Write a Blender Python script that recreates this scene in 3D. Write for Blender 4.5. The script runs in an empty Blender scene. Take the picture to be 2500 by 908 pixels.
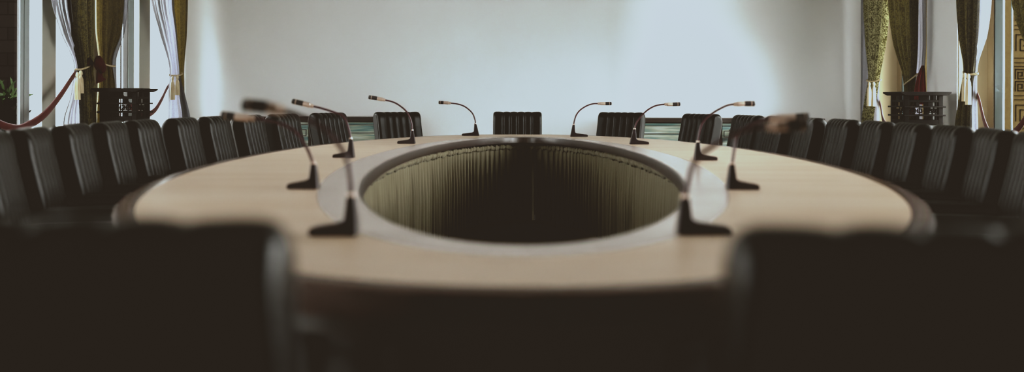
import bpy, math, random
from mathutils import Vector, Matrix
random.seed(7)
PI = math.pi
S = bpy.context.scene
COL = S.collection

# ------------------------------------------------------------------ camera
F, PCX, PCY, EYE = 2430.6, 1278.0, 245.0, 1.078
ROLL = 0.0035
cd = bpy.data.cameras.new('camera'); cam = bpy.data.objects.new('camera', cd); COL.objects.link(cam)
cam.location = (0, 0, EYE)
cam.rotation_euler = (Matrix.Rotation(PI/2, 3, 'X') @ Matrix.Rotation(ROLL, 3, 'Z')).to_euler()
cd.lens = 35; cd.sensor_width = 36; cd.sensor_fit = 'HORIZONTAL'
cd.shift_x = (1250-PCX)/2500; cd.shift_y = (PCY-454)/2500
cd.clip_start = 0.02; cd.clip_end = 200
cd.dof.use_dof = True; cd.dof.focus_distance = 9.0; cd.dof.aperture_fstop = 1.35
S.camera = cam

def at(px, py, D):
    """photo pixel at depth D (metres in front of the lens) -> point in the room"""
    py = py - ROLL*(px-PCX)
    return Vector(((px-PCX)*D/F, D, EYE-(py-PCY)*D/F))
def on_table(px, py):
    py2 = py - ROLL*(px-PCX)
    D = (EYE-TZ)*F/(py2-PCY)
    return at(px, py, D)
TZ = 0.76

# ------------------------------------------------------------------ materials
def mat(name, col, rough=0.5, metal=0.0, spec=0.5, noise=None, bump=None, coat=0.0, coat_rough=0.1, sheen=0.0):
    m = bpy.data.materials.new(name); m.use_nodes = True
    nt = m.node_tree; b = nt.nodes['Principled BSDF']
    b.inputs['Base Color'].default_value = (*col, 1); b.inputs['Roughness'].default_value = rough
    b.inputs['Metallic'].default_value = metal; b.inputs['Specular IOR Level'].default_value = spec
    b.inputs['Coat Weight'].default_value = coat; b.inputs['Coat Roughness'].default_value = coat_rough
    b.inputs['Sheen Weight'].default_value = sheen
    tc = nt.nodes.new('ShaderNodeTexCoord')
    if noise:                                    # (scale, second colour, stretch, low, high)
        sc, c2, st, lo, hi = noise
        mp = nt.nodes.new('ShaderNodeMapping'); mp.inputs['Scale'].default_value = st
        nz = nt.nodes.new('ShaderNodeTexNoise'); nz.inputs['Scale'].default_value = sc; nz.inputs['Detail'].default_value = 6
        rp = nt.nodes.new('ShaderNodeMapRange'); rp.inputs[1].default_value = lo; rp.inputs[2].default_value = hi
        mx = nt.nodes.new('ShaderNodeMix'); mx.data_type = 'RGBA'
        mx.inputs[6].default_value = (*col, 1); mx.inputs[7].default_value = (*c2, 1)
        L = nt.links.new
        L(tc.outputs['Object'], mp.inputs[0]); L(mp.outputs[0], nz.inputs['Vector']); L(nz.outputs['Fac'], rp.inputs[0])
        L(rp.outputs[0], mx.inputs[0]); L(mx.outputs[2], b.inputs['Base Color'])
    if bump:                                     # (scale, strength, distance)
        nz = nt.nodes.new('ShaderNodeTexNoise'); nz.inputs['Scale'].default_value = bump[0]; nz.inputs['Detail'].default_value = 4
        bp = nt.nodes.new('ShaderNodeBump'); bp.inputs['Strength'].default_value = bump[1]; bp.inputs['Distance'].default_value = bump[2]
        nt.links.new(tc.outputs['Object'], nz.inputs['Vector']); nt.links.new(nz.outputs['Fac'], bp.inputs['Height'])
        nt.links.new(bp.outputs[0], b.inputs['Normal'])
    return m

M = {}
M['wall'] = mat('wall_paint', (0.85, 0.84, 0.825), 0.7, spec=0.3, noise=(1.3, (0.82, 0.81, 0.795), (1, 1, 1), .3, .7), bump=(220, 0.08, 0.002))
M['dark_panel'] = mat('dark_panelled_wall', (0.07, 0.05, 0.04), 0.5, noise=(4, (0.09, 0.065, 0.05), (1, 1, 6), .3, .7))
M['ceiling'] = mat('ceiling_paint', (0.42, 0.41, 0.39), 0.8)
M['floor'] = mat('pale_stone_floor', (0.06, 0.06, 0.05), 0.35, noise=(3, (0.08, 0.08, 0.07), (1, 1, 1), .3, .7))
M['carpet'] = mat('brown_carpet', (0.028, 0.020, 0.010), 0.95, spec=0.1, noise=(40, (0.045, 0.032, 0.016), (1, 1, 1), .3, .7), bump=(300, .5, .004))
M['ground'] = mat('paving', (0.5, 0.5, 0.48), 0.9, noise=(2, (0.4, 0.4, 0.39), (1, 1, 1), .3, .7))
M['leather'] = mat('black_leather', (0.005, 0.005, 0.0045), 0.33, spec=0.17, bump=(260, 0.12, 0.001))
M['chair_frame'] = mat('black_lacquer_frame', (0.008, 0.007, 0.006), 0.4)
M['top_wood'] = mat('pale_tan_veneer', (0.50, 0.392, 0.312), 0.36, spec=0.5, noise=(2.2, (0.43, 0.318, 0.232), (0.5, 3.0, 1), .35, .75))
M['band_wood'] = mat('grey_brown_polished_veneer', (0.46, 0.39, 0.36), 0.2, spec=0.6, noise=(5, (0.42, 0.35, 0.32), (1, 4, 1), .3, .7))
M['edge_wood'] = mat('dark_red_brown_edging', (0.10, 0.062, 0.05), 0.2, spec=0.5, noise=(9, (0.05, 0.028, 0.022), (1, 1, 1), .3, .7))
M['dark_wood'] = mat('dark_lacquered_wood', (0.020, 0.013, 0.010), 0.35, noise=(12, (0.030, 0.018, 0.014), (1, 1, 5), .3, .7))
M['stand_wood'] = mat('blackened_stand_wood', (0.005, 0.004, 0.0035), 0.55, spec=.15, noise=(14, (0.008, 0.006, 0.005), (1, 1, 5), .3, .7))
M['skirt'] = mat('olive_grey_skirt_cloth', (0.165, 0.148, 0.108), 0.9, spec=0.05, sheen=0.1, noise=(14, (0.135, 0.12, 0.087), (1, 1, .2), .3, .7))
M['mic_base'] = mat('charcoal_mic_base', (0.022, 0.015, 0.018), 0.33)
M['mic_neck'] = mat('maroon_black_gooseneck', (0.045, 0.016, 0.022), 0.35, spec=.5)
M['mic_collar'] = mat('satin_rose_metal_collar', (0.50, 0.39, 0.33), 0.42, metal=0.6)
M['mic_head'] = mat('black_mic_grille', (0.012, 0.008, 0.009), 0.5, bump=(900, .6, .001))
M['red'] = mat('crimson_velvet', (0.07, 0.008, 0.009), 0.9, spec=.15, sheen=.25, noise=(18, (0.048, 0.006, 0.007), (1, 1, 1), .3, .7))
M['maroon'] = mat('dark_maroon_velvet', (0.040, 0.010, 0.012), 0.85, spec=.15)
M['cord'] = mat('cream_cord', (0.40, 0.34, 0.24), 0.8, noise=(60, (0.28, 0.22, 0.14), (1, 1, .15), .35, .65))
M['alu'] = mat('pale_window_frame', (0.22, 0.245, 0.245), 0.5)
M['post'] = mat('greige_frame_post', (0.24, 0.235, 0.21), 0.5)
M['sky_lit_post'] = mat('sky_lit_frame_post', (0.40, 0.53, 0.60), 0.45)  # same frame as the left one; blue sky light put into the colour
M['seal'] = mat('dark_seal', (0.02, 0.02, 0.02), 0.6)
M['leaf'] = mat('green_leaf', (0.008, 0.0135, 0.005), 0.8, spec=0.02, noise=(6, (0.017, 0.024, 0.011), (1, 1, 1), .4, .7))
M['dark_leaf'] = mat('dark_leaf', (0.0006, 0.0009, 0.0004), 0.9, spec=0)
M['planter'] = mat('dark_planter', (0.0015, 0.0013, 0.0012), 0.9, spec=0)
M['gold_lit_jamb'] = mat('gold_lit_reveal', (0.36, 0.29, 0.19), 0.7)  # wall reveal tinted by the gold outside, that light put into the colour

def brick_material():
    m = mat('dark_grey_brick', (0.05, 0.042, 0.04), 0.95, spec=0)
    nt = m.node_tree; b = nt.nodes['Principled BSDF']
    tc = nt.nodes.new('ShaderNodeTexCoord'); br = nt.nodes.new('ShaderNodeTexBrick')
    mp = nt.nodes.new('ShaderNodeMapping'); mp.inputs['Rotation'].default_value = (PI/2, 0, 0)
    br.inputs['Color1'].default_value = (0.0032, 0.0026, 0.0025, 1); br.inputs['Color2'].default_value = (0.0040, 0.0033, 0.0031, 1)
    br.inputs['Mortar'].default_value = (0.0022, 0.0018, 0.0017, 1); br.inputs['Scale'].default_value = 1.6
    br.inputs['Mortar Size'].default_value = 0.012
    nt.links.new(tc.outputs['Object'], mp.inputs[0]); nt.links.new(mp.outputs[0], br.inputs['Vector'])
    nt.links.new(br.outputs['Color'], b.inputs['Base Color'])
    return m
M['brick'] = brick_material()

def damask(name, dark, light, lo=.49, hi=.55):
    m = mat(name, dark, 0.6, spec=0.3, sheen=0.15)
    nt = m.node_tree; b = nt.nodes['Principled BSDF']; L = nt.links.new
    tc = nt.nodes.new('ShaderNodeTexCoord'); mp = nt.nodes.new('ShaderNodeMapping')
    mp.inputs['Scale'].default_value = (1.0, 1.0, 0.75)
    w = nt.nodes.new('ShaderNodeTexNoise'); w.inputs['Scale'].default_value = 36; w.inputs['Detail'].default_value = 2.5
    w.inputs['Distortion'].default_value = 2.4
    rp = nt.nodes.new('ShaderNodeMapRange'); rp.inputs[1].default_value = lo; rp.inputs[2].default_value = hi
    mx = nt.nodes.new('ShaderNodeMix'); mx.data_type = 'RGBA'
    mx.inputs[6].default_value = (*dark, 1); mx.inputs[7].default_value = (*light, 1)
    L(tc.outputs['Object'], mp.inputs[0]); L(mp.outputs[0], w.inputs['Vector']); L(w.outputs['Fac'], rp.inputs[0])
    L(rp.outputs[0], mx.inputs[0]); L(mx.outputs[2], b.inputs['Base Color'])
    tr = nt.nodes.new('ShaderNodeBsdfTranslucent'); L(mx.outputs[2], tr.inputs[0])
    ms = nt.nodes.new('ShaderNodeMixShader'); ms.inputs[0].default_value = 0.22
    L(b.outputs[0], ms.inputs[1]); L(tr.outputs[0], ms.inputs[2]); L(ms.outputs[0], nt.nodes['Material Output'].inputs[0])
    return m
M['damask_gold'] = damask('gold_damask', (0.044, 0.032, 0.007), (0.075, 0.056, 0.015), .40, .62)
M['damask_olive'] = damask('olive_damask', (0.013, 0.0105, 0.004), (0.040, 0.034, 0.014), .45, .58)
M['damask_sunlit'] = damask('sunlit_olive_damask', (0.034, 0.031, 0.008), (0.19, 0.18, 0.10), .47, .55)  # lighter copy of the olive damask, sunlight on it put into the colour

def sheer_material():
    m = bpy.data.materials.new('white_sheer'); m.use_nodes = True
    nt = m.node_tree; L = nt.links.new
    nt.nodes.remove(nt.nodes['Principled BSDF'])
    d = nt.nodes.new('ShaderNodeBsdfDiffuse'); d.inputs[0].default_value = (0.155, 0.155, 0.165, 1)
    t = nt.nodes.new('ShaderNodeBsdfTranslucent'); t.inputs[0].default_value = (0.115, 0.115, 0.132, 1)
    tp = nt.nodes.new('ShaderNodeBsdfTransparent')
    a = nt.nodes.new('ShaderNodeMixShader'); a.inputs[0].default_value = 0.5
    b = nt.nodes.new('ShaderNodeMixShader'); b.inputs[0].default_value = 0.12
    wv = nt.nodes.new('ShaderNodeTexNoise'); wv.inputs['Scale'].default_value = 90
    tc = nt.nodes.new('ShaderNodeTexCoord'); mr = nt.nodes.new('ShaderNodeMapRange')
    mr.inputs[1].default_value = .3; mr.inputs[2].default_value = .7; mr.inputs[3].default_value = .05; mr.inputs[4].default_value = .2
    L(tc.outputs['Object'], wv.inputs['Vector']); L(wv.outputs['Fac'], mr.inputs[0]); L(mr.outputs[0], b.inputs[0])
    L(d.outputs[0], a.inputs[1]); L(t.outputs[0], a.inputs[2]); L(a.outputs[0], b.inputs[1]); L(tp.outputs[0], b.inputs[2])
    L(b.outputs[0], nt.nodes['Material Output'].inputs[0])
    return m
M['sheer'] = sheer_material()

def glass_material():
    m = bpy.data.materials.new('window_glass'); m.use_nodes = True
    nt = m.node_tree; L = nt.links.new
    nt.nodes.remove(nt.nodes['Principled BSDF'])
    g = nt.nodes.new('ShaderNodeBsdfGlossy'); g.inputs['Roughness'].default_value = 0.02
    tp = nt.nodes.new('ShaderNodeBsdfTransparent'); tp.inputs[0].default_value = (0.93, 0.96, 0.96, 1)
    fr = nt.nodes.new('ShaderNodeLayerWeight'); fr.inputs[0].default_value = 0.02
    a = nt.nodes.new('ShaderNodeMixShader')
    L(fr.outputs[0], a.inputs[0]); L(tp.outputs[0], a.inputs[1]); L(g.outputs[0], a.inputs[2])
    L(a.outputs[0], nt.nodes['Material Output'].inputs[0])
    return m
M['glass'] = glass_material()

def streak_panel():
    m = mat('teal_streaked_panel', (0.2, 0.26, 0.25), 0.25)
    nt = m.node_tree; b = nt.nodes['Principled BSDF']; L = nt.links.new
    tc = nt.nodes.new('ShaderNodeTexCoord'); mp = nt.nodes.new('ShaderNodeMapping'); mp.inputs['Scale'].default_value = (0.9, 1, 13)
    n = nt.nodes.new('ShaderNodeTexNoise'); n.inputs['Scale'].default_value = 2.1; n.inputs['Detail'].default_value = 3
    r = nt.nodes.new('ShaderNodeValToRGB'); e = r.color_ramp.elements
    e[0].position = .30; e[0].color = (0.055, 0.095, 0.095, 1); e[1].position = .72; e[1].color = (0.50, 0.56, 0.55, 1)
    k = e.new(.45); k.color = (0.15, 0.24, 0.235, 1); k = e.new(.56); k.color = (0.34, 0.36, 0.29, 1)
    L(tc.outputs['Object'], mp.inputs[0]); L(mp.outputs[0], n.inputs['Vector']); L(n.outputs['Fac'], r.inputs[0]); L(r.outputs[0], b.inputs['Base Color'])
    return m
M['streak'] = streak_panel()
M['gold_wall'] = mat('gold_textured_panel', (0.027, 0.0205, 0.0105), 0.9, spec=0, noise=(30, (0.021, 0.0155, 0.008), (1, 1, 1), .3, .7), bump=(120, .4, .004))
M['gold_fret'] = mat('carved_fret_line', (0.004, 0.003, 0.002), 0.9, spec=0)

# ------------------------------------------------------------------ mesh builder
class MB:
    def __init__(s): s.v = []; s.f = []
    def add(s, vs, fs):
        o = len(s.v); s.v += [tuple(x) for x in vs]; s.f += [tuple(i+o for i in f) for f in fs]; return s
    def box(s, c, d, mtx=None):
        x, y, z = c; a, b, e = d[0]/2, d[1]/2, d[2]/2
        vs = [Vector((x+i*a, y+j*b, z+k*e)) for i in (-1, 1) for j in (-1, 1) for k in (-1, 1)]
        if mtx: vs = [mtx @ v for v in vs]
        return s.add(vs, [(0,1,3,2), (4,6,7,5), (0,4,5,1), (2,3,7,6), (0,2,6,4), (1,5,7,3)])
    def bx(s, x0, x1, y0, y1, z0, z1): return s.box(((x0+x1)/2, (y0+y1)/2, (z0+z1)/2), (abs(x1-x0), abs(y1-y0), abs(z1-z0)))
    def bar(s, p, q, w, d):                       # square bar between two points
        p, q = Vector(p), Vector(q); t = (q-p).normalized()
        u = t.cross(Vector((0, 0, 1))) if abs(t.z) < .95 else Vector((1, 0, 0)); u.normalize(); n = t.cross(u)
        vs = [o + u*i*w/2 + n*j*d/2 for o in (p, q) for i, j in ((-1,-1), (1,-1), (1,1), (-1,1))]
        return s.add(vs, [(3,2,1,0), (4,5,6,7), (0,1,5,4), (1,2,6,5), (2,3,7,6), (3,0,4,7)])
    def tube(s, pts, r, n=10, caps=True, flat=1.0, up=Vector((0, 0, 1))):
        pts = [Vector(p) for p in pts]; m = len(pts)
        rs = r if isinstance(r, (list, tuple)) else [r]*m
        vs, fs = [], []
        for i, p in enumerate(pts):
            t = (pts[min(i+1, m-1)]-pts[max(i-1, 0)]).normalized()
            u = t.cross(up)
            if u.length < 1e-3: u = t.cross(Vector((0, 1, 0)))
            u.normalize(); w = u.cross(t).normalized()
            for k in range(n):
                a = 2*PI*k/n; vs.append(p + u*math.cos(a)*rs[i]*flat + w*math.sin(a)*rs[i])
        for i in range(m-1):
            for k in range(n):
                fs.append((i*n+k, i*n+(k+1) % n, (i+1)*n+(k+1) % n, (i+1)*n+k))
        if caps: fs.append(tuple(reversed(range(n)))); fs.append(tuple((m-1)*n+k for k in range(n)))
        return s.add(vs, fs)
    def prism(s, poly, axis, a, b):              # polygon (2-D) extruded along axis 0/1/2 from a to b
        n = len(poly); vs = []
        for t in (a, b):
            for p, q in poly:
                vs.append({0: (t, p, q), 1: (p, t, q), 2: (p, q, t)}[axis])
        fs = [tuple(range(n)), tuple(reversed(range(n, 2*n)))] + [(i, i+n, (i+1) % n+n, (i+1) % n) for i in range(n)]
        return s.add(vs, fs)
    def grid(s, rows, close=False):
        n = len(rows[0]); vs = [p for r in rows for p in r]; fs = []
        for i in range(len(rows)-1):
            for k in range(n if close else n-1):
                k2 = (k+1) % n; fs.append((i*n+k, i*n+k2, (i+1)*n+k2, (i+1)*n+k))
        return s.add(vs, fs)
    def build(s, name, m, parent=None, smooth=False, bevel=0, loc=None, angle=35):
        me = bpy.data.meshes.new(name); me.from_pydata(s.v, [], s.f); me.validate(); me.update()
        import bmesh
        bm = bmesh.new(); bm.from_mesh(me); bmesh.ops.recalc_face_normals(bm, faces=bm.faces[:]); bm.to_mesh(me); bm.free()
        o = bpy.data.objects.new(name, me); COL.objects.link(o); me.materials.append(m)
        if smooth:
            for p in me.polygons: p.use_smooth = True
            me.set_sharp_from_angle(angle=math.radians(angle))
        if bevel:
            b = o.modifiers.new('bevel', 'BEVEL'); b.width = bevel; b.segments = 2; b.limit_method = 'ANGLE'
        if parent: o.parent = parent
        if loc: o.location = loc
        return o

def thing(name, label, cat, loc=(0, 0, 0), rz=0, group=None):
    o = bpy.data.objects.new(name, None); COL.objects.link(o); o.empty_display_size = .1
    o.location = loc; o.rotation_euler = (0, 0, rz); tag(o, label, cat, group); return o
def tag(o, label, cat, group=None):
    o['label'] = label; o['category'] = cat
    if group: o['group'] = group
    return o
def struct(o): o['kind'] = 'structure'; return o
def dup(root, loc, rz, label):
    r = root.copy(); COL.objects.link(r); r.location = loc; r.rotation_euler = (0, 0, rz); r['label'] = label
    for ch in list(root.children):
        c = ch.copy(); COL.objects.link(c); c.parent = r
        for g in list(ch.children):
            d = g.copy(); COL.objects.link(d); d.parent = c
    return r

# ------------------------------------------------------------------ room shell
WX, YB, YF, ZC = 4.07, 12.0, -3.2, 3.55
TH = 0.36
OPEN = {-1: [(10.05, 11.52), (6.90, 9.35), (4.75, 5.9), (1.8, 3.25)],     # window openings along the two side walls
        1: [(10.05, 11.60), (7.70, 9.35), (5.35, 7.00), (3.00, 4.65)]}
ZS, ZT = 0.12, 3.15
struct(MB().bx(-WX-TH, WX+TH, YF-.2, YB+.2, -0.2, 0.0).build('floor', M['floor']))
struct(MB().bx(-WX-TH, WX+TH, YF-.2, YB+.2, ZC, ZC+.2).build('ceiling', M['ceiling']))
struct(MB().bx(-WX-TH, WX+TH, YB, YB+.2, 0, ZC).build('wall_back', M['wall']))
struct(MB().bx(-WX-TH, WX+TH, YF-.2, YF, 0, ZC).build('wall_front', M['dark_panel']))
def side_wall(name, sx):
    mb = MB(); a, b = sx*WX, sx*(WX+TH)
    edges = [YB] + [e for lo, hi in OPEN[sx] for e in (hi, lo)] + [YF]
    for i in range(0, len(edges), 2): mb.bx(a, b, edges[i+1], edges[i], 0, ZC)
    for lo, hi in OPEN[sx]:
        mb.bx(a, b, lo, hi, 0, ZS); mb.bx(a, b, lo, hi, ZT, ZC)
    return struct(mb.build(name, M['wall']))
side_wall('wall_left', -1); side_wall('wall_right', 1)
struct(MB().bx(-WX, WX, YB-.018, YB, 0, .11).build('baseboard_back', M['dark_wood']))
for nm, sx in (('baseboard_left', -1), ('baseboard_right', 1)):
    mb = MB()
    ed = [YB-.02] + [e for lo, hi in OPEN[sx] for e in (hi, lo)] + [YF]
    for y1, y0 in zip(ed[::2], ed[1::2]):
        mb.bx(sx*(WX-.018), sx*WX, y0, y1, 0, .11)
    struct(mb.build(nm, M['dark_wood']))
# linings of the deep right-hand reveals, gold light from outside put into their colour
for i, (lo, hi) in enumerate(OPEN[1][:2]):
    struct(MB().bx(WX+.012, WX+TH-.004, hi-.012, hi-.0005, ZS, ZT).build('trim_%d' % (i+1), M['gold_lit_jamb']))

def window(n, sx, lo, hi):
    gx = sx*(WX+(.065 if sx < 0 else .30))
    w = bpy.data.objects.new('window_%d' % n, None); COL.objects.link(w); w.location = (gx, (lo+hi)/2, ZS); struct(w)
    ym = (lo+hi)/2; H = ZT-ZS
    m1 = M['post'] if sx < 0 else M['sky_lit_post']; m2 = M['alu'] if sx < 0 else M['sky_lit_post']
    def bx(name, y0, y1, z0, z1, m, x0=-.03, x1=.03):
        return MB().bx(x0, x1, y0-ym, y1-ym, z0, z1).build(name, m, w, bevel=.003)
    if sx < 0:
        p0, pm, p1 = (hi-.92, hi-.75, hi-.575) if n == 1 else (hi-.89, hi-.75, hi-.61)
        s0, s1 = (hi-1.17, hi-1.03) if n == 1 else (hi-1.16, hi-1.075)
        bx('post', p0, pm-.008, 0, H, m1, -.03, .045); bx('seal', pm-.008, pm, 0, H, M['seal'], -.02, .02); bx('post', pm, p1, 0, H, m1, -.03, .03)
        bx('seal', s0-.012, s0, .06, H-.06, M['seal'], -.028, .024); bx('stile', s0, s1, .06, H-.06, m2, -.005, .03)
        bx('seal', s1, s1+.008, .06, H-.06, M['seal'], -.028, .02)
        if n > 1: bx('stile', s0-.072, s0-.012, .06, H-.06, m2, .018, .03)
    else:
        bx('lining', hi-.13, hi-.013, 0, H, M['gold_lit_jamb'], -.02, .03); bx('seal', hi-.14, hi-.13, 0, H, M['seal'], -.015, .02); bx('post', hi-.29, hi-.14, 0, H, m1, -.01, .01)
        bx('stile', hi-.45, hi-.43, .06, H-.06, m2, -.006, .006)
    if sx > 0: bx('stile', lo+.001, lo+.05, .06, H-.06, m2)
    bx('rail', lo+.001, hi-.001, 0, .06, m2); bx('rail', lo+.001, hi-.001, H-.06, H-.001, m2)
    MB().add([(0, lo+.002-ym, .06), (0, hi-.01-ym, .06), (0, hi-.01-ym, H-.06), (0, lo+.002-ym, H-.06)], [(0, 1, 2, 3)]).build('pane', M['glass'], w)
k = 1
for sx in (-1, 1):
    for lo, hi in OPEN[sx]: window(k, sx, lo, hi); k += 1

# ------------------------------------------------------------------ outside
struct(MB().bx(-40, 40, -20, 60, -.75, -.55).build('ground', M['ground']))
def brick_column(x, y, w, d, label):
    t = thing('brick_column', label, 'column', (x, y, -.55))
    MB().bx(-w/2, w/2, -d/2, d/2, .3, 5.2).build('shaft', M['brick'], t)
    MB().bx(-w/2-.06, w/2+.06, -d/2-.06, d/2+.06, 0, .3).build('plinth', M['planter'], t)
brick_column(-6.10, 14.35, .50, .3, 'dark grey brick column outside the far left window, beside the gold curtain')
brick_column(-6.79, 12.3, 1.1, .2, 'dark brown column outside the near left window, behind the green plant')
brick_column(-9.4, 7.0, 1.2, 4.0, 'broad dark brick block added out of view beyond the left windows to stop sun')  # unseen block added to keep sun off the left of the back wall
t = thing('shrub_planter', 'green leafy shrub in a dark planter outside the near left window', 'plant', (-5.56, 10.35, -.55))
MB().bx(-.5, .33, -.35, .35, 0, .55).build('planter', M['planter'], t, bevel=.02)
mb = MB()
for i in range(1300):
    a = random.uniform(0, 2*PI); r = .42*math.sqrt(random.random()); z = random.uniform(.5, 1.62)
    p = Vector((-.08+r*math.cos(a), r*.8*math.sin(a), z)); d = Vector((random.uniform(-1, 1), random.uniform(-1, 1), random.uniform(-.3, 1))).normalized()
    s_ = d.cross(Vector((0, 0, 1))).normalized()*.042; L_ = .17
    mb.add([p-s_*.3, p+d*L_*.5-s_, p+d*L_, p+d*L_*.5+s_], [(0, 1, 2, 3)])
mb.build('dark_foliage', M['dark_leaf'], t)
mb = MB()
for i in range(95):
    a = random.uniform(0, 2*PI); r = .36*math.sqrt(random.random())
    p = Vector((-.08+r*math.cos(a), r*.7*math.sin(a), random.uniform(1.45, 1.66)))
    d = Vector((random.uniform(-.7, .7), random.uniform(-.7, .7), random.uniform(.35, 1.1))).normalized(); L_ = random.uniform(.16, .30)
    s_ = d.cross(Vector((.3, 1, 0))).normalized()*.017
    droop = Vector((d.x, d.y, -.5))*.08
    mb.add([p-s_*.4, p+s_*.4, p+d*L_*.5+s_, p+d*L_*.5-s_, p+d*L_*.8+droop*.5+s_*.7, p+d*L_*.8+droop*.5-s_*.7, p+d*L_+droop], [(0,1,2,3), (3,2,4,5), (5,4,6)])
mb.build('leaves', M['leaf'], t)

def spiral(mb, cx, cz, s, y, dirn=1, lw=.009):
    """square spiral key, s across, drawn as raised strips on a panel facing -y"""
    h = s/2
    pts = [(-h, -h), (-h, h), (h, h), (h, -h), (-h*.45, -h), (-h*.45, h*.4), (h*.45, h*.4), (h*.45, -h*.4), (0, -h*.4)]
    pts = [(cx+dirn*px, cz+pz) for px, pz in pts]
    for (a, b), (c, d) in zip(pts, pts[1:]):
        mb.bx(min(a, c)-lw/2, max(a, c)+lw/2, y-.006, y, min(b, d)-lw/2, max(b, d)+lw/2)
def gold_screen(x0, x1, y, fx, label):
    t = thing('carved_screen', label, 'screen', ((x0+x1)/2, y, -.55)); w = (x1-x0)/2
    MB().bx(-w, w, 0, .12, 0, 4.2).build('panel', M['gold_wall'], t)
    mb = MB(); f = fx-(x0+x1)/2; z = .75
    while z < 3.9:
        spiral(mb, f+.10, z, .17, -.001); z += .20
        for dz in (0, .045): mb.bx(f, f+.32, -.007, -.001, z-.06+dz, z-.054+dz)
        spiral(mb, f+.06, z+.09, .10, -.001); spiral(mb, f+.22, z+.09, .10, -.001, -1); z += .15
        spiral(mb, f+.06, z+.07, .10, -.001); spiral(mb, f+.22, z+.07, .10, -.001, -1); z += .17
        for dz in (0, .04, .09): mb.bx(f, f+.32, -.007, -.001, z-.02+dz, z-.014+dz)
        z += .24
    mb.build('fret_carving', M['gold_fret'], t)
gold_screen(5.08, 6.4, 10.75, 5.30, 'gold screen carved with square key spirals, outside the near right window')
gold_screen(5.15, 6.0, 13.9, 5.72, 'plain gold panel seen through the far right window, left of the right stand')

# ------------------------------------------------------------------ curtains
def sheet(parent, name, side, xw, rows, m, pleats, amp, seed=0, flat_px=None):
    """pleated cloth hanging along a side wall; rows = (photo y, photo x of one edge, of the other) read off the curtain's outline"""
    rnd = random.Random(seed); ph = [rnd.uniform(0, 2*PI) for _ in range(4)]
    prof = []
    for y, xa, xb in rows:
        da, db = xw*F/abs(xa-PCX), xw*F/abs(xb-PCX); dm = (da+db)/2
        prof.append((EYE-(y-ROLL*((xa+xb)/2-PCX)-PCY)*dm/F, da, db))
    top = prof[0]; sl = 0.25
    d0 = (top[1]-prof[1][1])/(top[0]-prof[1][0]); d1 = (top[2]-prof[1][2])/(top[0]-prof[1][0])
    prof = [(3.22, top[1]+d0*sl*(3.22-top[0]), top[2]+d1*sl*(3.22-top[0]))] + prof + [(0.02, prof[-1][1], prof[-1][2])]
    wmax = max(abs(p[2]-p[1]) for p in prof)
    zs = [3.22-i*(3.2/90) for i in range(91)]; grid = []
    for z in zs:
        for i in range(len(prof)-1):
            if prof[i+1][0] <= z <= prof[i][0]+1e-6: break
        a, b = prof[i], prof[i+1]; f = (a[0]-z)/max(1e-6, a[0]-b[0]); f = max(0, min(1, f))
        p_, n_ = prof[max(i-1, 0)], prof[min(i+2, len(prof)-1)]; h = a[0]-b[0]
        def hm(k):                                         # cubic through the outline points, limited slopes
            s0 = (b[k]-a[k])/h; sp_ = (a[k]-p_[k])/max(1e-6, p_[0]-a[0]) if i > 0 else s0; sn = (n_[k]-b[k])/max(1e-6, b[0]-n_[0]) if i < len(prof)-2 else s0
            lim = lambda u, v: 0 if u*v <= 0 else 2*u*v/(u+v)
            m0, m1 = lim(sp_, s0)*h, lim(s0, sn)*h
            return (2*f**3-3*f*f+1)*a[k]+(f**3-2*f*f+f)*m0+(3*f*f-2*f**3)*b[k]+(f**3-f*f)*m1
        da, db = hm(1), hm(2)
        sq = .45+.55*abs(db-da)/wmax; row = []
        N = pleats*8
        for k in range(N+1):
            u = k/N; uu = u+.012*math.sin(2*PI*u*2.3+ph[0]+z*.6)
            x = amp*sq*(math.sin(2*PI*pleats*uu+ph[1])+.35*math.sin(2*PI*pleats*.53*uu+ph[2]+z*.9))
            row.append((side*(xw+x)-parent.location.x, da+(db-da)*u-parent.location.y, z))
        grid.append(row)
    return MB().grid(grid).build(name, m, parent, smooth=True, angle=180)

def tassel(parent, p, length=.23, r=.026):
    p = Vector(p)-parent.location
    mb = MB(); n = 18; rings = []
    prof = [(0, .006), (.012, .014), (.03, .017), (.045, .010), (.055, .013), (.075, .020), (.13, r*.9), (length, r)]
    for d, rr in prof:
        ring = []
        for k in range(n):
            a = 2*PI*k/n; q = rr*(1+(.10*math.cos(6*a) if d > .06 else 0)); ring.append((p.x+q*math.cos(a), p.y+q*math.sin(a), p.z-d))
        rings.append(ring)
    mb.grid(rings, close=True); mb.add(rings[-1], [tuple(range(n))])
    return mb.build('tassel', M['cord'], parent, smooth=True)

def tas(parent, px, py, ln): return tassel(parent, at(px, py, 3.87*F/abs(px-PCX)), ln)

def tie(parent, side, xw, px0, px1, py0, py1, rx=.035):
    d0, d1 = xw*F/abs(px0-PCX), xw*F/abs(px1-PCX)
    z0 = at(px0, py0, d0).z; z1 = at(px1, py1, d1).z; pts = []
    for i in range(33):
        a = 2*PI*i/32; c = math.cos(a); f = (1+c)/2
        pts.append((side*xw+rx*math.sin(a)-parent.location.x, d0+(d1-d0)*f-parent.location.y, z0+(z1-z0)*f-.02*abs(math.sin(a))))
    return MB().tube(pts, .008, 8, caps=False).build('tieback_cord', M['cord'], parent, smooth=True)

def curtain(label, side, mid_px, xw=3.95):
    return thing('curtain', label, 'curtain', (side*xw, xw*F/abs(mid_px-PCX), 0), 0, 'tied back damask and sheer curtains')

XW = 3.95
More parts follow.
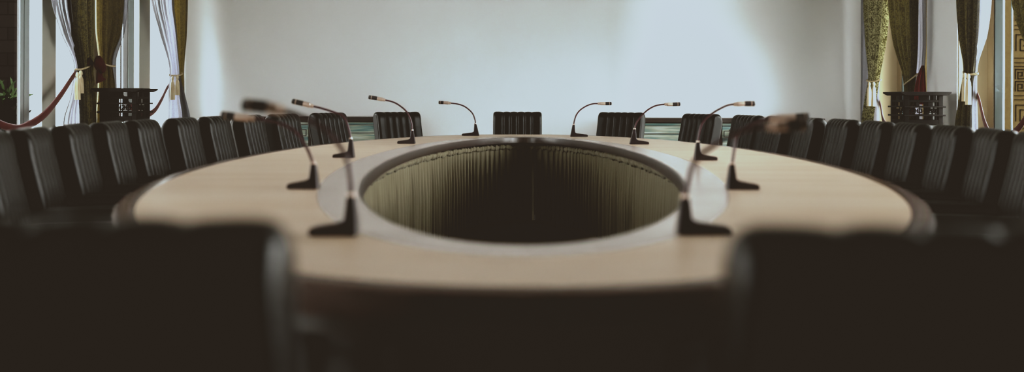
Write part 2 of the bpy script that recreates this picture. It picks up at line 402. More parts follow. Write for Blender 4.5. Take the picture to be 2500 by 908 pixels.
# left wall
c = curtain('olive damask curtain over white sheer, leftmost curtain of the left wall, tied with cream tassels', -1, 195)
sheet(c, 'drape', -1, XW, [(0, 168, 224), (80, 176, 224), (165, 191, 224), (215, 196, 228), (300, 199, 231)], M['damask_olive'], 6, .030, 1)
sheet(c, 'sheer', -1, XW+.02, [(0, 126, 178), (80, 150, 186), (165, 183, 200), (230, 176, 200), (300, 158, 206)], M['sheer'], 6, .018, 2)
tie(c, -1, XW, 184, 224, 168, 152, .024)
tas(c, 189, 176, .24); tas(c, 197, 172, .20)
c = curtain('plain gold curtain with dark maroon knot behind the left stand, pinkish sheer at its edge', -1, 262)
sheet(c, 'drape', -1, XW, [(0, 229, 300), (70, 230, 294), (152, 240, 272), (200, 238, 279), (290, 233, 283)], M['damask_gold'], 6, .030, 3)
sheet(c, 'sheer', -1, XW+.03, [(0, 285, 309), (70, 280, 303), (152, 256, 281), (215, 262, 283), (290, 262, 290)], M['sheer'], 4, .014, 4)
tie(c, -1, XW, 240, 279, 150, 160, .024)
c = curtain('olive damask curtain with white sheer in the back left corner, tied with cream tassels', -1, 425)
sheet(c, 'drape', -1, XW, [(0, 412, 454), (80, 418, 452), (178, 428, 446), (230, 430, 447), (290, 434, 450)], M['damask_gold'], 4, .030, 5)
sheet(c, 'sheer', -1, XW-.03, [(0, 368, 422), (80, 389, 430), (178, 414, 438), (230, 411, 450), (300, 410, 464)], M['sheer'], 7, .018, 6)
tie(c, -1, XW-.02, 413, 444, 182, 178, .024)
tas(c, 421, 186, .26); tas(c, 433, 184, .22)
c = thing('curtain', 'unseen olive damask curtain added past the left view edge to shape sunlight on the back wall', 'curtain', (-3.95, 6.95, 0), 0, 'tied back damask and sheer curtains')
rows = []  # out-of-view curtain added; its edge curve shapes the sunlit patch on the wall
for i in range(61):
    z = 3.22-3.2*i/60; f = max(0, min(1, (z-1.45)/.95)); f = f*f*(3-2*f); e = 7.13+.29*f; rows.append([(-.004+.03*math.sin(q*1.15), 6.45+(e-6.45)*q/40-6.95, z) for q in range(41)])
MB().grid(rows).build('drape', M['damask_olive'], c, smooth=True, angle=180)
# right wall
c = curtain('sunlit green-gold damask curtain in the back right corner, tied with cream tassels', 1, 2132)
sheet(c, 'drape', 1, XW, [(0, 2102, 2168), (100, 2108, 2161), (192, 2118, 2145), (230, 2112, 2140), (300, 2103, 2131)], M['damask_sunlit'], 4, .032, 7)
sheet(c, 'sheer', 1, XW+.03, [(0, 2101, 2171), (100, 2101, 2163), (192, 2101, 2149), (230, 2100, 2147), (300, 2100, 2148)], M['sheer'], 4, .014, 8)
tie(c, 1, XW, 2117, 2149, 195, 194, .024)
tas(c, 2122, 200, .27); tas(c, 2133, 200, .27)
c = curtain('dim brown-olive curtain behind the right stand, with grey sheer and a plain cord', 1, 2220)
sheet(c, 'drape', 1, XW, [(0, 2169, 2236), (100, 2181, 2236), (190, 2206, 2233), (225, 2209, 2230), (300, 2208, 2232)], M['damask_olive'], 5, .028, 9)
sheet(c, 'sheer', 1, XW+.04, [(0, 2228, 2260), (100, 2234, 2260), (175, 2230, 2256), (225, 2222, 2250), (300, 2222, 2252)], M['sheer'], 4, .014, 10)
tie(c, 1, XW, 2208, 2240, 206, 180, .024)
c = curtain('olive damask curtain with bright white sheer right of the pier, tied with cream tassels', 1, 2368)
sheet(c, 'drape', 1, XW, [(0, 2336, 2390), (80, 2341, 2386), (172, 2354, 2378), (220, 2347, 2372), (320, 2334, 2370)], M['damask_olive'], 5, .030, 11)
sheet(c, 'sheer', 1, XW+.02, [(0, 2372, 2419), (80, 2370, 2410), (172, 2364, 2384), (220, 2362, 2383), (320, 2360, 2386)], M['sheer'], 5, .016, 12)
tie(c, 1, XW, 2353, 2386, 174, 178, .024)
tas(c, 2355, 178, .25); tas(c, 2364, 180, .27)
c = curtain('dark olive damask curtain cut by the top right corner of the photo', 1, 2490)
sheet(c, 'drape', 1, XW, [(0, 2477, 2545), (45, 2487, 2545), (110, 2510, 2550), (180, 2530, 2556), (300, 2530, 2560)], M['damask_olive'], 4, .030, 13)

def ribbon(label, pts, w, m=None, hook=None):
    t = thing('velvet_swag', label, 'swag', pts[0], 0, 'red velvet swags across the windows')
    P = [Vector(p)-Vector(pts[0]) for p in pts]; out = []
    for i in range(len(P)-1):                                            # Catmull-Rom
        a, b, c_, d = P[max(i-1, 0)], P[i], P[i+1], P[min(i+2, len(P)-1)]
        for k in range(8):
            f = k/8; out.append(.5*((2*b)+(c_-a)*f+(2*a-5*b+4*c_-d)*f*f+(3*b-a-3*c_+d)*f**3))
    out.append(P[-1]); n = len(out)
    ws = [w*(.35+.65*math.sin(PI*min(1, max(0, .06+.88*i/(n-1))))**.6) for i in range(n)]
    MB().tube(out, ws, 12, flat=.3).build('band', m or M['red'], t, smooth=True)
    return t
ribbon('crimson velvet swag across the near left window, hanging from the leftmost curtain', [(-4.00, 8.98, 1.37), (-3.97, 8.78, 1.28), (-3.92, 8.42, 1.10), (-3.89, 8.10, .955), (-3.88, 7.84, .88), (-3.86, 7.55, .85), (-3.86, 7.2, .95), (-3.86, 6.95, 1.2)], .034)
t = ribbon('crimson velvet swag across the far left window, passing behind the left stand', [(-4.00, 11.3, 1.27), (-3.98, 11.1, 1.19), (-3.93, 10.8, 1.065), (-3.88, 10.45, .95), (-3.86, 10.1, .915), (-3.85, 9.8, .99), (-3.85, 9.6, 1.08), (-3.85, 9.45, 1.16)], .032)
def knot(t, p, r, tail):
    p = Vector(p)-t.location; mb = MB()
    for a, sx, sz in ((0, 1.0, .8), (1.3, .75, 1.1), (2.4, .9, .9)):
        c_ = p+Vector((.01*a, r*.5*math.cos(a*2), r*.4*math.sin(a*2)))
        rings = []
        for i in range(7):
            th = PI*i/6; ring = []
            for k in range(12):
                ph = 2*PI*k/12; q = r*(1+.12*math.cos(3*ph+a))
                ring.append((c_.x+q*.7*math.sin(th)*math.cos(ph), c_.y+q*sx*math.sin(th)*math.sin(ph), c_.z+q*sz*math.cos(th)))
            rings.append(ring)
        mb.grid(rings, close=True)
    if tail: mb.tube([p, p+Vector((0, .02, -.12)), p+Vector((.01, .03, -tail))], [r*.5, r*.7, r*.85], 10, flat=.5)
    return mb.build('knot', M['maroon'], t, smooth=True)
knot(t, at(241, 158, 9.02), .058, .15)
k_ = MB().tube([at(224, 155, 9.05)-t.location, at(215, 150, 9.0)-t.location+Vector((.01, 0, .02)), at(212, 158, 8.97)-t.location], .018, 8).build('loop', M['maroon'], t, smooth=True)
ribbon('crimson velvet swag across the near right window, beside the bright white sheer', [(4.00, 8.86, 1.21), (3.98, 8.70, 1.10), (3.92, 8.45, .89), (3.86, 8.15, .78), (3.86, 7.85, .83), (3.86, 7.6, 1.0), (3.86, 7.45, 1.2)], .032)
t = ribbon('crimson velvet swag across the far right window, gathered up behind the right stand', [(4.01, 11.35, 1.16), (3.98, 11.1, 1.04), (3.90, 10.78, .87), (3.86, 10.45, .80), (3.86, 10.1, .88), (3.86, 9.9, 1.0), (3.88, 9.75, 1.10)], .034)
mb = MB()
rows = []
for (py, xa, xb) in [(160, 2250, 2256), (172, 2244, 2258), (190, 2238, 2259), (208, 2234, 2260), (228, 2231, 2261), (255, 2230, 2262)]:
    row = []
    for k in range(13):
        u = k/12; p = at(xa+(xb-xa)*u, py, 9.72)-t.location; p.y += .012*math.sin(u*16); row.append(p)
    rows.append(row)
mb.grid(rows).build('gathered_end', M['red'], t, smooth=True, angle=180)

# ------------------------------------------------------------------ lattice stands
def fret_cells(mb, x0, x1, z0, z1, y0, y1, mtx, lw=.007):
    """meander lattice between two rails"""
    w = x1-x0; h = z1-z0; n = 2; cw = w/n
    def hb(a, b, z): mb.box(((a+b)/2, (y0+y1)/2, z), (b-a, y1-y0, lw), mtx)
    def vb(x, a, b): mb.box((x, (y0+y1)/2, (a+b)/2), (lw, y1-y0, b-a), mtx)
    for i in range(n):
        c = x0+cw*(i+.5); s = 1 if i % 2 == 0 else -1
        vb(c-cw*.38, z0+h*.25, z1-h*.22); vb(c+cw*.38, z0+h*.25, z1-h*.22)
        hb(c-cw*.38, c-cw*.08, z1-h*.22); hb(c+cw*.08, c+cw*.38, z1-h*.22)
        hb(c-cw*.38, c-cw*.08, z0+h*.25); hb(c+cw*.08, c+cw*.38, z0+h*.25)
        vb(c-cw*.08, z0+h*.25, z1-h*.45); vb(c+cw*.08, z0+h*.45, z1-h*.22)
        hb(c-cw*.22, c+cw*.22, (z0+z1)/2)
        vb(c-cw*.22*s, (z0+z1)/2, z1); vb(c+cw*.22*s, z0, (z0+z1)/2)
        if i < n-1: hb(c+cw*.38, c+cw*.62, (z0+z1)/2)
def stand(label, x, y, s, zt):
    t = thing('lattice_stand', label, 'stand', (x, y, 0), 0, 'dark lattice stands'); h = s/2; o = .055
    W = M['stand_wood']
    MB().prism([(-h-o, zt), (h+o, zt), (h+o, zt-.014), (h+.012, zt-.034), (-h-.012, zt-.034), (-h-o, zt-.014)], 1, -h-o, h+o).build('top', W, t, bevel=.003)
    pw = .042
    for a in (-1, 1):
        for b in (-1, 1):
            MB().bx(a*h-a*pw, a*h, b*h-b*pw, b*h, 0, zt-.034).build('leg', W, t, bevel=.003)
    for rot in range(4):
        m = Matrix.Rotation(rot*PI/2, 4, 'Z'); i = h-pw
        def rail(nm, z1, z0, out, ext=0):
            return MB().box((0, -h+.012-out/2, (z0+z1)/2), (2*i+2*ext, .024+out, z1-z0), m).build(nm, W, t, bevel=.002)
        z = zt-.034
        MB().box((0, -h+.02, z-.02), (.07, .03, .04), m).build('strut', W, t); 
        for q in (-1, 1): MB().prism([(q*i, z), (q*(i-.06), z), (q*(i-.02), z-.018), (q*i, z-.040)], 1, -h+.008, -h+.03).build('bracket', W, t) if False else None
        rail('rail', z-.040, z-.063, .0)
        for q in (-.33, .33): MB().box((q*i*2*.62, -h+.014, z-.08), (.03, .02, .036), m).build('strut', W, t)
        rail('rail', z-.097, z-.112, .022, pw+.012)
        mb = MB(); fret_cells(mb, -i+.004, i-.004, z-.176, z-.112, -h+.006, -h+.018, m); mb.build('fret_panel', W, t)
        rail('rail', z-.176, z-.192, .022, pw+.012)
        for q in (-.33, .33): MB().box((q*i*2*.62, -h+.014, z-.208), (.03, .02, .036), m).build('strut', W, t)
        rail('rail', z-.225, z-.275, .0)
        rail('stretcher', .16, .11, .0)
    return t
stand('dark wooden lattice stand with flat overhanging top by the left wall', -3.685, 9.05+.165, .335, 1.176)
stand('dark wooden lattice stand with flat overhanging top by the right wall', 3.70, 9.2+.175, .355, 1.170)

# ------------------------------------------------------------------ low cabinets along the back wall
def cabinet(label, x0, x1):
    t = thing('low_cabinet', label, 'cabinet', ((x0+x1)/2, 11.72, 0), 0, 'low cabinets on the back wall'); w = (x1-x0)/2
    zt = .878
    MB().bx(-w, w, -.17, .24, zt-.052, zt).build('top', M['dark_wood'], t, bevel=.004)
    mb = MB().bx(-w+.02, w-.02, -.10, .24, .06, zt-.052)
    mb.build('body', M['dark_wood'], t)
    mb = MB().bx(-w+.04, w-.04, -.07, .2, 0, .06); mb.build('plinth', M['dark_wood'], t)
    n = 2; pw = (2*w-.10)/n
    for i in range(n):
        a = -w+.05+pw*i; b = a+pw
        d = MB().bx(a+.02, b-.02, -.116, -.10, .16, zt-.062).build('streaked_panel', M['streak'], t)
        MB().bx(a+.02, b-.02, -.121, -.116, zt-.096, zt-.088).build('line_inlay', M['seal'], d)
        mb = MB(); zl = zt-.185; y0, y1 = -.124, -.117; lw = .009
        hb = lambda p, q, z: mb.bx(p, q, y0, y1, z-lw/2, z+lw/2)
        vb = lambda x, p, q: mb.bx(x-lw/2, x+lw/2, y0, y1, p, q)
        for e, s in ((a+.10, 1), (b-.10, -1)):
            X = lambda v: e+s*v
            def H(p, q, z): hb(min(X(p), X(q)), max(X(p), X(q)), z)
            H(.12, .30 if False else .12+.001, zl)
            H(-.06, .10, zl+.035); vb(X(-.06), zl-.035, zl+.035); H(-.06, .06, zl-.035); vb(X(.06), zl-.035, zl+.005)
            H(0, .06, zl+.005); vb(X(.10), zl, zl+.035); vb(X(0), zl+.035, zl+.055)
        hb(a+.20, b-.20, zl)
        mb.build('fret_inlay', M['seal'], d)
cabinet('dark low cabinet with teal streaked front panels against the back wall, left of centre', -3.62, -1.36)
cabinet('dark low cabinet with teal streaked front panels against the back wall, right of centre', 1.10, 3.50)

# ------------------------------------------------------------------ conference table
def ell(t, a, b, c, n=2.0, off=0):
    s_, k = math.sin(t), math.cos(t)
    x = (1 if s_ >= 0 else -1)*(b+off)*abs(s_)**(2/n); y = (1 if k >= 0 else -1)*(a+off)*abs(k)**(2/n)
    return x, c+y
TC = 5.46
NT = 160
OUT = lambda t, off=0: ell(t, 3.86, 1.58, 5.50, 2.08, off)
HOLE = lambda t, off=0: ell(t, 3.20, .705, 5.40, 2.0, off)
def ring(inner, outer, z0, z1, rnd_out=0, rnd_in=0, frac=None):
    rows = []; mb = MB(); secs = []
    for i in range(NT):
        t = 2*PI*i/NT; xi, yi = inner(t); xo, yo = outer(t)
        d = Vector((xo-xi, yo-yi)).normalized(); p = []
        zt = z1
        if rnd_in: p += [(xi, yi, zt-rnd_in), (xi+d.x*rnd_in*.3, yi+d.y*rnd_in*.3, zt-rnd_in*.3), (xi+d.x*rnd_in, yi+d.y*rnd_in, zt)]
        else: p += [(xi, yi, zt)]
        if rnd_out: p += [(xo-d.x*rnd_out, yo-d.y*rnd_out, zt), (xo-d.x*rnd_out*.3, yo-d.y*rnd_out*.3, zt-rnd_out*.3), (xo, yo, zt-rnd_out)]
        else: p += [(xo, yo, zt)]
        p += [(xo, yo, z0), (xi, yi, z0)]
        secs.append([(q[0], q[1]-TC, q[2]) for q in p])
    secs.append(secs[0])
    return mb.grid(secs, close=True)
table = thing('conference_table', 'long oval conference table, pale tan top with dark edging around an oval opening', 'table', (0, TC, 0))
ring(lambda t: HOLE(t, .17), lambda t: OUT(t, -.066), TZ-.05, TZ).build('table_top', M['top_wood'], table, smooth=True)
o = ring(lambda t: HOLE(t, .014), lambda t: HOLE(t, .17), TZ-.05, TZ).build('inner_band', M['band_wood'], table, smooth=True); o['label'] = 'polished grey-brown inner band around the opening'
o = ring(lambda t: OUT(t, -.066), lambda t: OUT(t), TZ-.055, TZ, rnd_out=.012).build('edge_strip', M['edge_wood'], table, smooth=True); o['label'] = 'dark red-brown outer edging'
ring(lambda t: HOLE(t, 0), lambda t: HOLE(t, .014), TZ-.052, TZ-.001, rnd_in=.006).build('inner_lip', M['dark_wood'], table, smooth=True)
ring(lambda t: OUT(t, -.17), lambda t: OUT(t, -.14), TZ-.13, TZ-.055).build('apron', M['dark_wood'], table, smooth=True)
for t in (.62, 1.15, 1.99, 2.55, -.62, -1.15, -1.99, -2.55):
    p, q = Vector(HOLE(t, .17)), Vector(OUT(t, -.066)); d = (q-p).normalized(); n_ = Vector((-d.y, d.x))*.0013
    MB().add([(v.x, v.y-TC, TZ+.0004) for v in (p-n_, q-n_, q+n_, p+n_)], [(0, 1, 2, 3)]).build('seam', M['edge_wood'], table)
secs = []
for i in range(41):
    t = PI-1.65+3.3*i/40; (a, b), (c, d) = OUT(t, -.42), OUT(t, -.40)
    secs.append([(a, b-TC, .04), (a, b-TC, TZ-.05), (c, d-TC, TZ-.05), (c, d-TC, .04)])
MB().grid(secs, close=True).build('shade_panel', M['stand_wood'], table, smooth=True)  # dark panel added under the near end to keep the underside in shade
def lattice_leg(t):
    p = Vector(OUT(t, -.30)); q = Vector(OUT(t+.01, -.30)); d = (q-p).normalized(); rz = math.atan2(d.y, d.x)
    m = Matrix.Translation((p.x, p.y-TC, 0)) @ Matrix.Rotation(rz, 4, 'Z'); mb = MB(); W = .52; z1 = TZ-.055
    for x in (-W/2, -W/6, W/6, W/2): mb.box((x, 0, z1/2), (.035, .035, z1), m)
    for z in (.06, .2, .36, .52, z1-.03): mb.box((0, 0, z), (W, .03, .035), m)
    for x in (-W/3, 0, W/3): mb.box((x, 0, .28), (.02, .02, .16), m)
    mb.build('lattice_leg', M['dark_wood'], table, bevel=.002)
for t in (.0, .55, 1.1, 1.62, 2.1, 2.62, PI, -.55, -1.1, -1.62, -2.1, -2.62): lattice_leg(t)

# pleated skirts hung under the opening
def skirt(label, t0, t1, seed):
    rnd = random.Random(seed); N = 760
    th = thing('table_skirt', label, 'table skirt', (0, TC, 0), 0, 'pleated skirts hung around the opening')
    base = []
    for i in range(N+1): base.append(t0+(t1-t0)*i/N)
    # arc length for even pleats
    pts = [Vector(HOLE(t, .085)) for t in base]; s_ = [0]
    for a, b in zip(pts, pts[1:]): s_.append(s_[-1]+(b-a).length)
    ks = [rnd.uniform(.8, 1.25) for _ in range(400)]
    phase = [0]
    for i in range(1, N+1):
        phase.append(phase[-1]+(s_[i]-s_[i-1])*2*PI/.078*ks[int(s_[i]/.2) % 400])
    zs = [.665, .64, .60, .5, .38, .25, .12, .035]; rows = []
    for z in zs:
        row = []; f = (.665-z)/.63
        for i, t in enumerate(base):
            w = math.sin(phase[i]); w = math.copysign(abs(w)**.6, w)
            o_ = .085+(.007+.015*min(1, f*2.5))*w+.010*f*math.sin(phase[i]*.23+seed)
            edge = min(i, N-i)/N
            x, y = HOLE(t, o_)
            if edge < .012: x += (.015*f if x > .1 else -.03*f*(1-edge/.012)*(1 if f > .5 else .3))*0
            row.append((x, y-TC, z))
        rows.append(row)
    MB().grid(rows).build('pleated_cloth', M['skirt'], th, smooth=True, angle=60)
    secs = []
    for i, t in enumerate(base):
        sec = []; r = .021+.005*math.sin(phase[i]*.97+1)+.003*math.sin(phase[i]*2.1)
        for k in range(10):
            a = 2*PI*k/10; x, y = HOLE(t, .078+r*.75*math.cos(a)+.004*math.sin(phase[i]*.5))
            sec.append((x, y-TC, .672+.004*math.sin(phase[i]*.31)+r*(1+.18*math.sin(phase[i]+k))*math.sin(a)))
        secs.append(sec)
    MB().grid(secs, close=True).build('ruffled_heading', M['skirt'], th, smooth=True, angle=80)
skirt('olive-grey pleated skirt with ruffled heading, left side of the table opening', -PI+.004, .118, 3)
skirt('olive-grey pleated skirt with ruffled heading, right side of the table opening', .136, PI-.004, 5)
cp = MB(); NC = 96
cp.add([(*ell(2*PI*i/NC, 3.45, 1.0, 5.45), .012) for i in range(NC)], [tuple(range(NC))])
tag(cp.build('carpet', M['carpet']), 'dark brown carpet lying inside the oval opening of the table', 'carpet')

# ------------------------------------------------------------------ chairs
def swept(prof, xs, chan, mask, g, r):
    """cushion: closed (y,z) profile swept over x; channels sewn where mask is 1; soft side edges"""
    n = len(prof); nor = []
    for i in range(n):
        a, b = Vector(prof[i-1]), Vector(prof[(i+1) % n]); d = (b-a).normalized(); nor.append(Vector((d.y, -d.x)))
    x0, x1 = xs[0], xs[-1]; rows = []
    for x in xs:
        e = min(x-x0, x1-x); off = 0
        if e < r: off = -(r-math.sqrt(max(0, r*r-(r-e)**2)))
        for c0, c1 in zip(chan, chan[1:]):
            if c0 <= x <= c1+1e-9: fr = (x-c0)/(c1-c0); break
        gro = g*(max(0, math.sin(PI*fr))**.38-1)
        if fr < .5 and c0 == chan[0] or fr > .5 and c1 == chan[-1]: gro = 0
        rows.append([(x, prof[i][0]+nor[i].x*(off+gro*mask[i]), prof[i][1]+nor[i].y*(off+gro*mask[i])) for i in range(n)])
    mb = MB().grid(rows, close=True)
    mb.add(rows[0], [tuple(range(n))]); mb.add(rows[-1], [tuple(reversed(range(n)))])
    return mb
HW = .247
CH = [-HW, -.145, -.0725, 0, .0725, .145, HW]
XS = sorted(set([round(-HW+d, 5) for d in (0, .002, .006, .012, .02, .031)]+[round(HW-d, 5) for d in (0, .002, .006, .012, .02, .031)] +
                [round(a+(b-a)*f, 5) for a, b in zip(CH, CH[1:]) for f in (0, .03, .1, .25, .5, .75, .9, .97)]))
XS = [x for x in XS if -HW <= x <= HW]
def make_chair(label):
    t = thing('conference_chair', label, 'chair', (0, 0, 0), 0, 'black leather chairs around the oval table')
    lean = .23; TK = .125; ZT_ = .963
    fy = lambda z: .02-lean*(z-.44)
    prof, mask = [], []
    zc = ZT_-.085
    for i in range(12): z = .43+(zc-.02-.43)*i/11; prof.append((fy(z), z)); mask.append(1)
    cy = fy(zc)-TK/2
    for i in range(11):
        a = PI*(i+.5)/11; ex = .85
        cx_, sz_ = math.cos(a), math.sin(a)
        prof.append((cy+TK/2*math.copysign(abs(cx_)**ex, cx_), zc+.085*abs(sz_)**ex)); mask.append(max(0, 1-.11*i) if i < 8 else max(0, .2-.1*(i-7)))
    for i in range(10): z = zc-.02-(zc-.02-.36)*i/9; prof.append((fy(z)-TK, z)); mask.append(0)
    prof.append((fy(.36)-.02, .36)); mask.append(0)
    # orientation: outward normal must point away from the cushion
    swept(prof, XS, CH, mask, .019, .03).build('backrest', M['leather'], t, smooth=True, angle=50)
    sp = [(.01, .36), (.01, .50), (.10, .505), (.22, .508), (.34, .506), (.42, .498), (.455, .478), (.47, .445), (.468, .40), (.45, .365), (.30, .355), (.12, .355)]
    sm = [0, 0, 1, 1, 1, 1, 1, 1, 1, .3, 0, 0]
    sp.reverse(); sm.reverse()
    swept(sp, XS, CH, sm, .012, .022).build('seat', M['leather'], t, smooth=True, angle=60)
    for s in (-1, 1):
        pts = [(s*.212, y, z) for y, z in [(-.03, .628), (.08, .632), (.2, .632), (.30, .628), (.37, .61), (.42, .575), (.44, .53), (.445, .48), (.445, .42), (.44, .36)]]
        MB().tube(pts, [.034]*10, 14, flat=1.02).build('armrest', M['leather'], t, smooth=True, angle=60)
    MB().box((0, .22, .335), (.44, .40, .05)).build('seat_frame', M['chair_frame'], t, bevel=.004)
    for sx in (-1, 1):
        MB().prism([(.40, .34), (.445, .34), (.435, 0), (.41, 0)], 0, sx*.185-.018, sx*.185+.018).build('leg', M['chair_frame'], t, bevel=.004)
        MB().prism([(-.0, .36), (.045, .36), (-.06, 0), (-.09, 0)], 0, sx*.185-.018, sx*.185+.018).build('leg', M['chair_frame'], t, bevel=.004)
    return t
TOPOFF = .02-.23*(.9-.44)-.0575           # y of the top roll in the chair's own frame
chair0 = None
def place_chair(X, Y, rz, label):
    """X, Y = where the top of the backrest is; rz = turn (0 faces +y)"""
    global chair0
    lx = X+math.sin(rz)*TOPOFF; ly = Y-math.cos(rz)*TOPOFF
    if chair0 is None:
        chair0 = make_chair(label); chair0.location = (lx, ly, 0); chair0.rotation_euler = (0, 0, rz); return chair0
    return dup(chair0, (lx, ly, 0), rz, label)
LEFT = [(-1.23, 9.70), (-1.73, 8.82), (-1.94, 8.03), (-2.05, 7.41), (-2.12, 6.80), (-2.14, 6.22), (-2.16, 5.62), (-2.12, 5.08), (-2.07, 4.55), (-1.99, 4.00), (-1.88, 3.48)]
RIGHT = [(.98, 9.95), (1.62, 9.06), (1.87, 8.27), (1.97, 7.67), (2.04, 7.10), (2.10, 6.52), (2.12, 5.95), (2.12, 5.42), (2.11, 4.89), (2.06, 4.34), (1.965, 3.79)]
def inward(row, i):
    """turn that faces the table, square to the line of chairs"""
    P = [(-.06, 10.15)]+row+[(2*row[-1][0]-row[-2][0], 2*row[-1][1]-row[-2][1])]
    tx, ty = P[i+2][0]-P[i][0], P[i+2][1]-P[i][1]
    a = math.atan2(ty, tx) if row is LEFT else math.atan2(-ty, -tx)
    k = math.radians(min(6, 2*i)); return (a-PI/2*2 if False else a)+(k if row is LEFT else -k)
ORD = ['first', 'second', 'third', 'fourth', 'fifth', 'sixth', 'seventh', 'eighth', 'ninth', 'tenth', 'eleventh']
place_chair(-.06, 10.15, PI, 'black channelled leather chair facing the camera alone at the far end centre')
for i, (x, y) in enumerate(LEFT):
    lab = 'black channelled chair in the left row, %s from the far centre chair' % ORD[i]
    if i == 10: lab = 'black channelled chair cut by the left edge of the photo, nearest of its row'
    place_chair(x, y, inward(LEFT, i), lab)
for i, (x, y) in enumerate(RIGHT):
    lab = 'black channelled chair in the right row, %s from the far centre chair' % ORD[i]
    if i == 10: lab = 'black channelled chair cut by the right edge of the photo, nearest of its row'
    place_chair(x, y, inward(RIGHT, i), lab)
place_chair(-.477, .985, -.06, 'large blurred black chair seen from behind in the left foreground')
place_chair(.442, .945, .05, 'large blurred black chair seen from behind in the right foreground')

# ------------------------------------------------------------------ gooseneck microphones
def crom(P, k=6):
    out = []
    for i in range(len(P)-1):
        a, b, c_, d = P[max(i-1, 0)], P[i], P[i+1], P[min(i+2, len(P)-1)]
        for j in range(k):
            f = j/k; out.append(.5*((2*b)+(c_-a)*f+(2*a-5*b+4*c_-d)*f*f+(3*b-a-3*c_+d)*f**3))
    return out+[P[-1]]
def microphone(label, heel, foot, post, neck, collar, head):
    """all points read off the photo; the microphone stands in the upright plane through its heel"""
    p0 = on_table(*heel); D = p0.y
    t = thing('gooseneck_microphone', label, 'microphone', (p0.x, D, TZ), 0, 'gooseneck microphones on the table')
    L = lambda q: at(q[0], q[1], D)-Vector((p0.x, D, TZ))
    f = L(foot).x; s = 1 if f > 0 else -1; fl = abs(f); pt = L(post); hw = .034; bz = .0005
    sx = lambda v: s*v
    # foot: low wedge; upright: tapering post, joined by a small fillet
    topx = abs(pt.x); ph = pt.z
    poly = [(0, bz), (fl, bz), (fl, .014), (fl*.96, .019), (topx+.028, .030), (topx+.014, .038), (topx+.010, ph), (topx-.009, ph)]
    mb = MB().prism([(sx(a), b) for a, b in poly], 1, -.030, .030)
    vs = []
    for x, y, z in mb.v:                                    # narrow the post towards its top and the foot towards its tip
        w = 1-.62*max(0, min(1, (z-.02)/(ph-.02))); w *= 1-.25*max(0, abs(x)-.05)/max(.05, fl)
        vs.append((x, y*w, z))
    mb.v = vs
    mb.build('base', M['mic_base'], t, bevel=.003)
    P = [Vector((pt.x, 0, ph-.004))]+[Vector((q.x, 0, q.z)) for q in map(L, neck)]
    nk = crom(P)
    MB().tube(nk, .0058, 10, up=Vector((0, 1, 0))).build('gooseneck', M['mic_neck'], t, smooth=True)
    MB().tube([P[0], P[0]+(P[1]-P[0]).normalized()*.012], .0095, 12, up=Vector((0, 1, 0))).build('neck_ring', M['mic_collar'], t, smooth=True)
    e = P[-1]; c1 = L(collar); c1 = Vector((c1.x, 0, c1.z)); h1 = L(head); h1 = Vector((h1.x, 0, h1.z))
    u = (c1-e)
    MB().tube([e-u*.05, e+u*.02, e+u*.30, e+u*.33, e+u*.97, c1], [.008, .0105, .0115, .0135, .0135, .0125], 16, up=Vector((0, 1, 0))).build('collar', M['mic_collar'], t, smooth=True)
    v = h1-c1
    hd = MB().tube([c1, c1+v*.05, c1+v*.92, h1], [.012, .0145, .0145, .011], 16, up=Vector((0, 1, 0))).build('capsule', M['mic_head'], t, smooth=True)
    MB().tube([c1+v*.62, c1+v*.70], .0150, 16, up=Vector((0, 1, 0))).build('capsule_ring', M['mic_collar'], hd, smooth=True)
    return t
G = 'gooseneck microphone on the table, '
microphone(G+'first left of the far centre chair', (1170.5, 331.5), (1128, 331), (1161, 302.7), [(1160.2, 293.4), (1155, 279), (1145.7, 268.3), (1132.5, 259), (1116.6, 253.8), (1100, 251.8)], (1083, 250.5), (1071, 250))
microphone(G+'second left of the far centre chair', (1014.4, 350.5), (971, 350), (1007, 318.6), [(1005.5, 302.6), (1000.7, 286.6), (991, 270.7), (973.5, 256.3), (957.6, 248.3), (940, 244.2)], (920.8, 240.3), (900, 237))
microphone(G+'third on the left, straight head tilted up', (866, 385), (814, 385), (857, 339.4), [(853.8, 321.8), (845.8, 296), (834.6, 281.9), (810.6, 272.3), (785, 264.3), (764.3, 259.5)], (740.4, 253), (713.2, 246.7))
microphone(G+'fourth on the left, with the lowest head there', (779.4, 460.6), (704, 459), (767, 400), [(754, 370.6), (742, 347.6), (725, 324.6), (695.7, 305.8), (658, 295), (620.4, 289)], (574, 285), (541, 280.7))
microphone(G+'nearest and most blurred on the left, beside the opening', (875.6, 574), (758.5, 563), (859, 479), [(854.7, 429), (848.5, 395.7), (838, 370.6), (821, 345), (795, 317), (754, 293), (716.7, 277), (695, 271)], (652, 261), (592, 255))
microphone(G+'first right of the far centre chair', (1392.3, 333.5), (1435, 333.5), (1400.6, 304.6), [(1402.4, 295), (1407, 281), (1416.5, 268.7), (1432, 258.6), (1447.7, 253.4), (1460, 252.8)], (1478, 253), (1493, 252.8))
microphone(G+'second right of the far centre chair', (1537.5, 352), (1584.4, 352), (1549, 315.4), [(1552.5, 302.6), (1560.5, 289.8), (1573, 275.5), (1587.6, 264.3), (1603.6, 257.3), (1622.7, 254.7)], (1642, 254.7), (1661, 254))
microphone(G+'third on the right, against the wall shadow edge', (1694.6, 391), (1750.5, 391), (1704, 347), [(1707, 325), (1713.8, 302.6), (1726.5, 286.7), (1741, 275.5), (1757, 266), (1776, 257.3), (1792, 254.7)], (1817.6, 253), (1843, 253))
microphone(G+'fourth on the right, farther out on the tan top', (1774.8, 462), (1852, 462), (1787, 401), [(1793, 364.4), (1797, 340), (1807, 323.7), (1827.7, 307.4), (1856, 295), (1880.7, 290)], (1942, 287), (1976, 285))
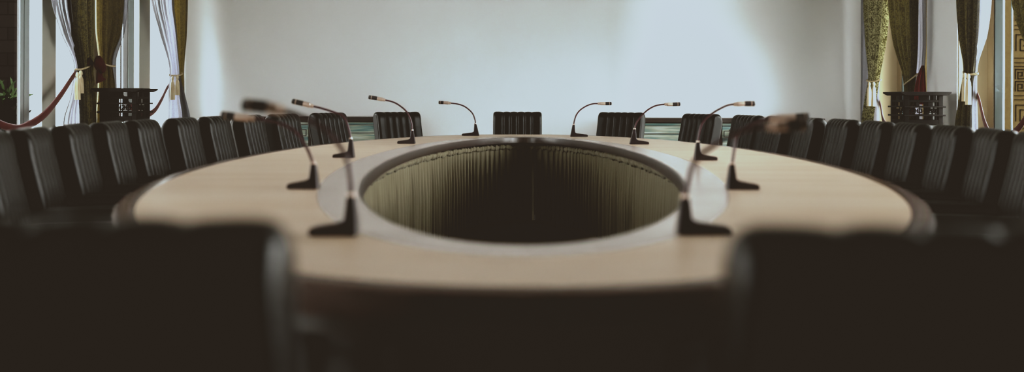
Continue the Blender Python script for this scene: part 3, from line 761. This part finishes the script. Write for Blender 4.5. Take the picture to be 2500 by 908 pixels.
microphone(G+'nearest and most blurred on the right, beside the opening', (1652.6, 571), (1783, 564), (1673, 482.5), [(1681, 441.8), (1691, 405), (1707.6, 380.7), (1730, 364), (1754, 348), (1791, 327.8), (1832, 315.5), (1872.5, 309.4)], (1921, 307), (1976, 303))

# ------------------------------------------------------------------ light
w = bpy.data.worlds.new('World'); S.world = w; w.use_nodes = True
nt = w.node_tree; bg = nt.nodes['Background']; bg.inputs[0].default_value = (0.95, 0.98, 1.0, 1)
tc = nt.nodes.new('ShaderNodeTexCoord'); sp = nt.nodes.new('ShaderNodeSeparateXYZ'); mr = nt.nodes.new('ShaderNodeMapRange')
mr.interpolation_type = 'SMOOTHSTEP'                                   # the sky is dimmer on the side behind the camera
for k, v in zip((1, 2, 3, 4), (-1.0, -.42, 3.0, 43.0)): mr.inputs[k].default_value = v
nt.links.new(tc.outputs['Generated'], sp.inputs[0]); nt.links.new(sp.outputs['Y'], mr.inputs[0]); nt.links.new(mr.outputs[0], bg.inputs[1])
sd = bpy.data.lights.new('low_sun', 'SUN'); sd.energy = 2.5; sd.angle = math.radians(3.2); sd.color = (1.0, .98, .96)
so = bpy.data.objects.new('low_sun', sd); COL.objects.link(so)
so.rotation_euler = Vector((1.418, 1.0, -.05)).to_track_quat('-Z', 'Y').to_euler(); so.location = (-9, 3, 4)

# ------------------------------------------------------------------ film look
S.cycles.use_denoising = True
S.cycles.max_bounces = 10; S.cycles.diffuse_bounces = 6; S.cycles.transparent_max_bounces = 12
S.cycles.sample_clamp_indirect = 8
vs = S.view_settings; vs.view_transform = 'Standard'; vs.look = 'None'; vs.exposure = 0; vs.gamma = 1
vs.use_curve_mapping = True
cm = vs.curve_mapping; cm.use_clip = True; cm.clip_max_x = 1.0; cm.clip_max_y = 1.0; cm.extend = 'HORIZONTAL'
def lin(v): v /= 255; return v/12.92 if v <= .04045 else ((v+.055)/1.055)**2.4
BLK, WHT = (39, 33, 27), (199, 212, 220)
MID = {0: (.001, .064, .42, .77, .985), 1: (.001, .051, .345, .675, .98), 2: (.001, .042, .295, .62, .975)}
for i in range(3):
    c_ = cm.curves[i]; b0, w0 = lin(BLK[i]), lin(WHT[i])
    c_.points[0].location = (0, b0); c_.points[1].location = (1, w0)
    for x, f in zip((.028, .10, .35, .60, .82), MID[i]): c_.points.new(x, b0+(w0-b0)*f)
cm.update()
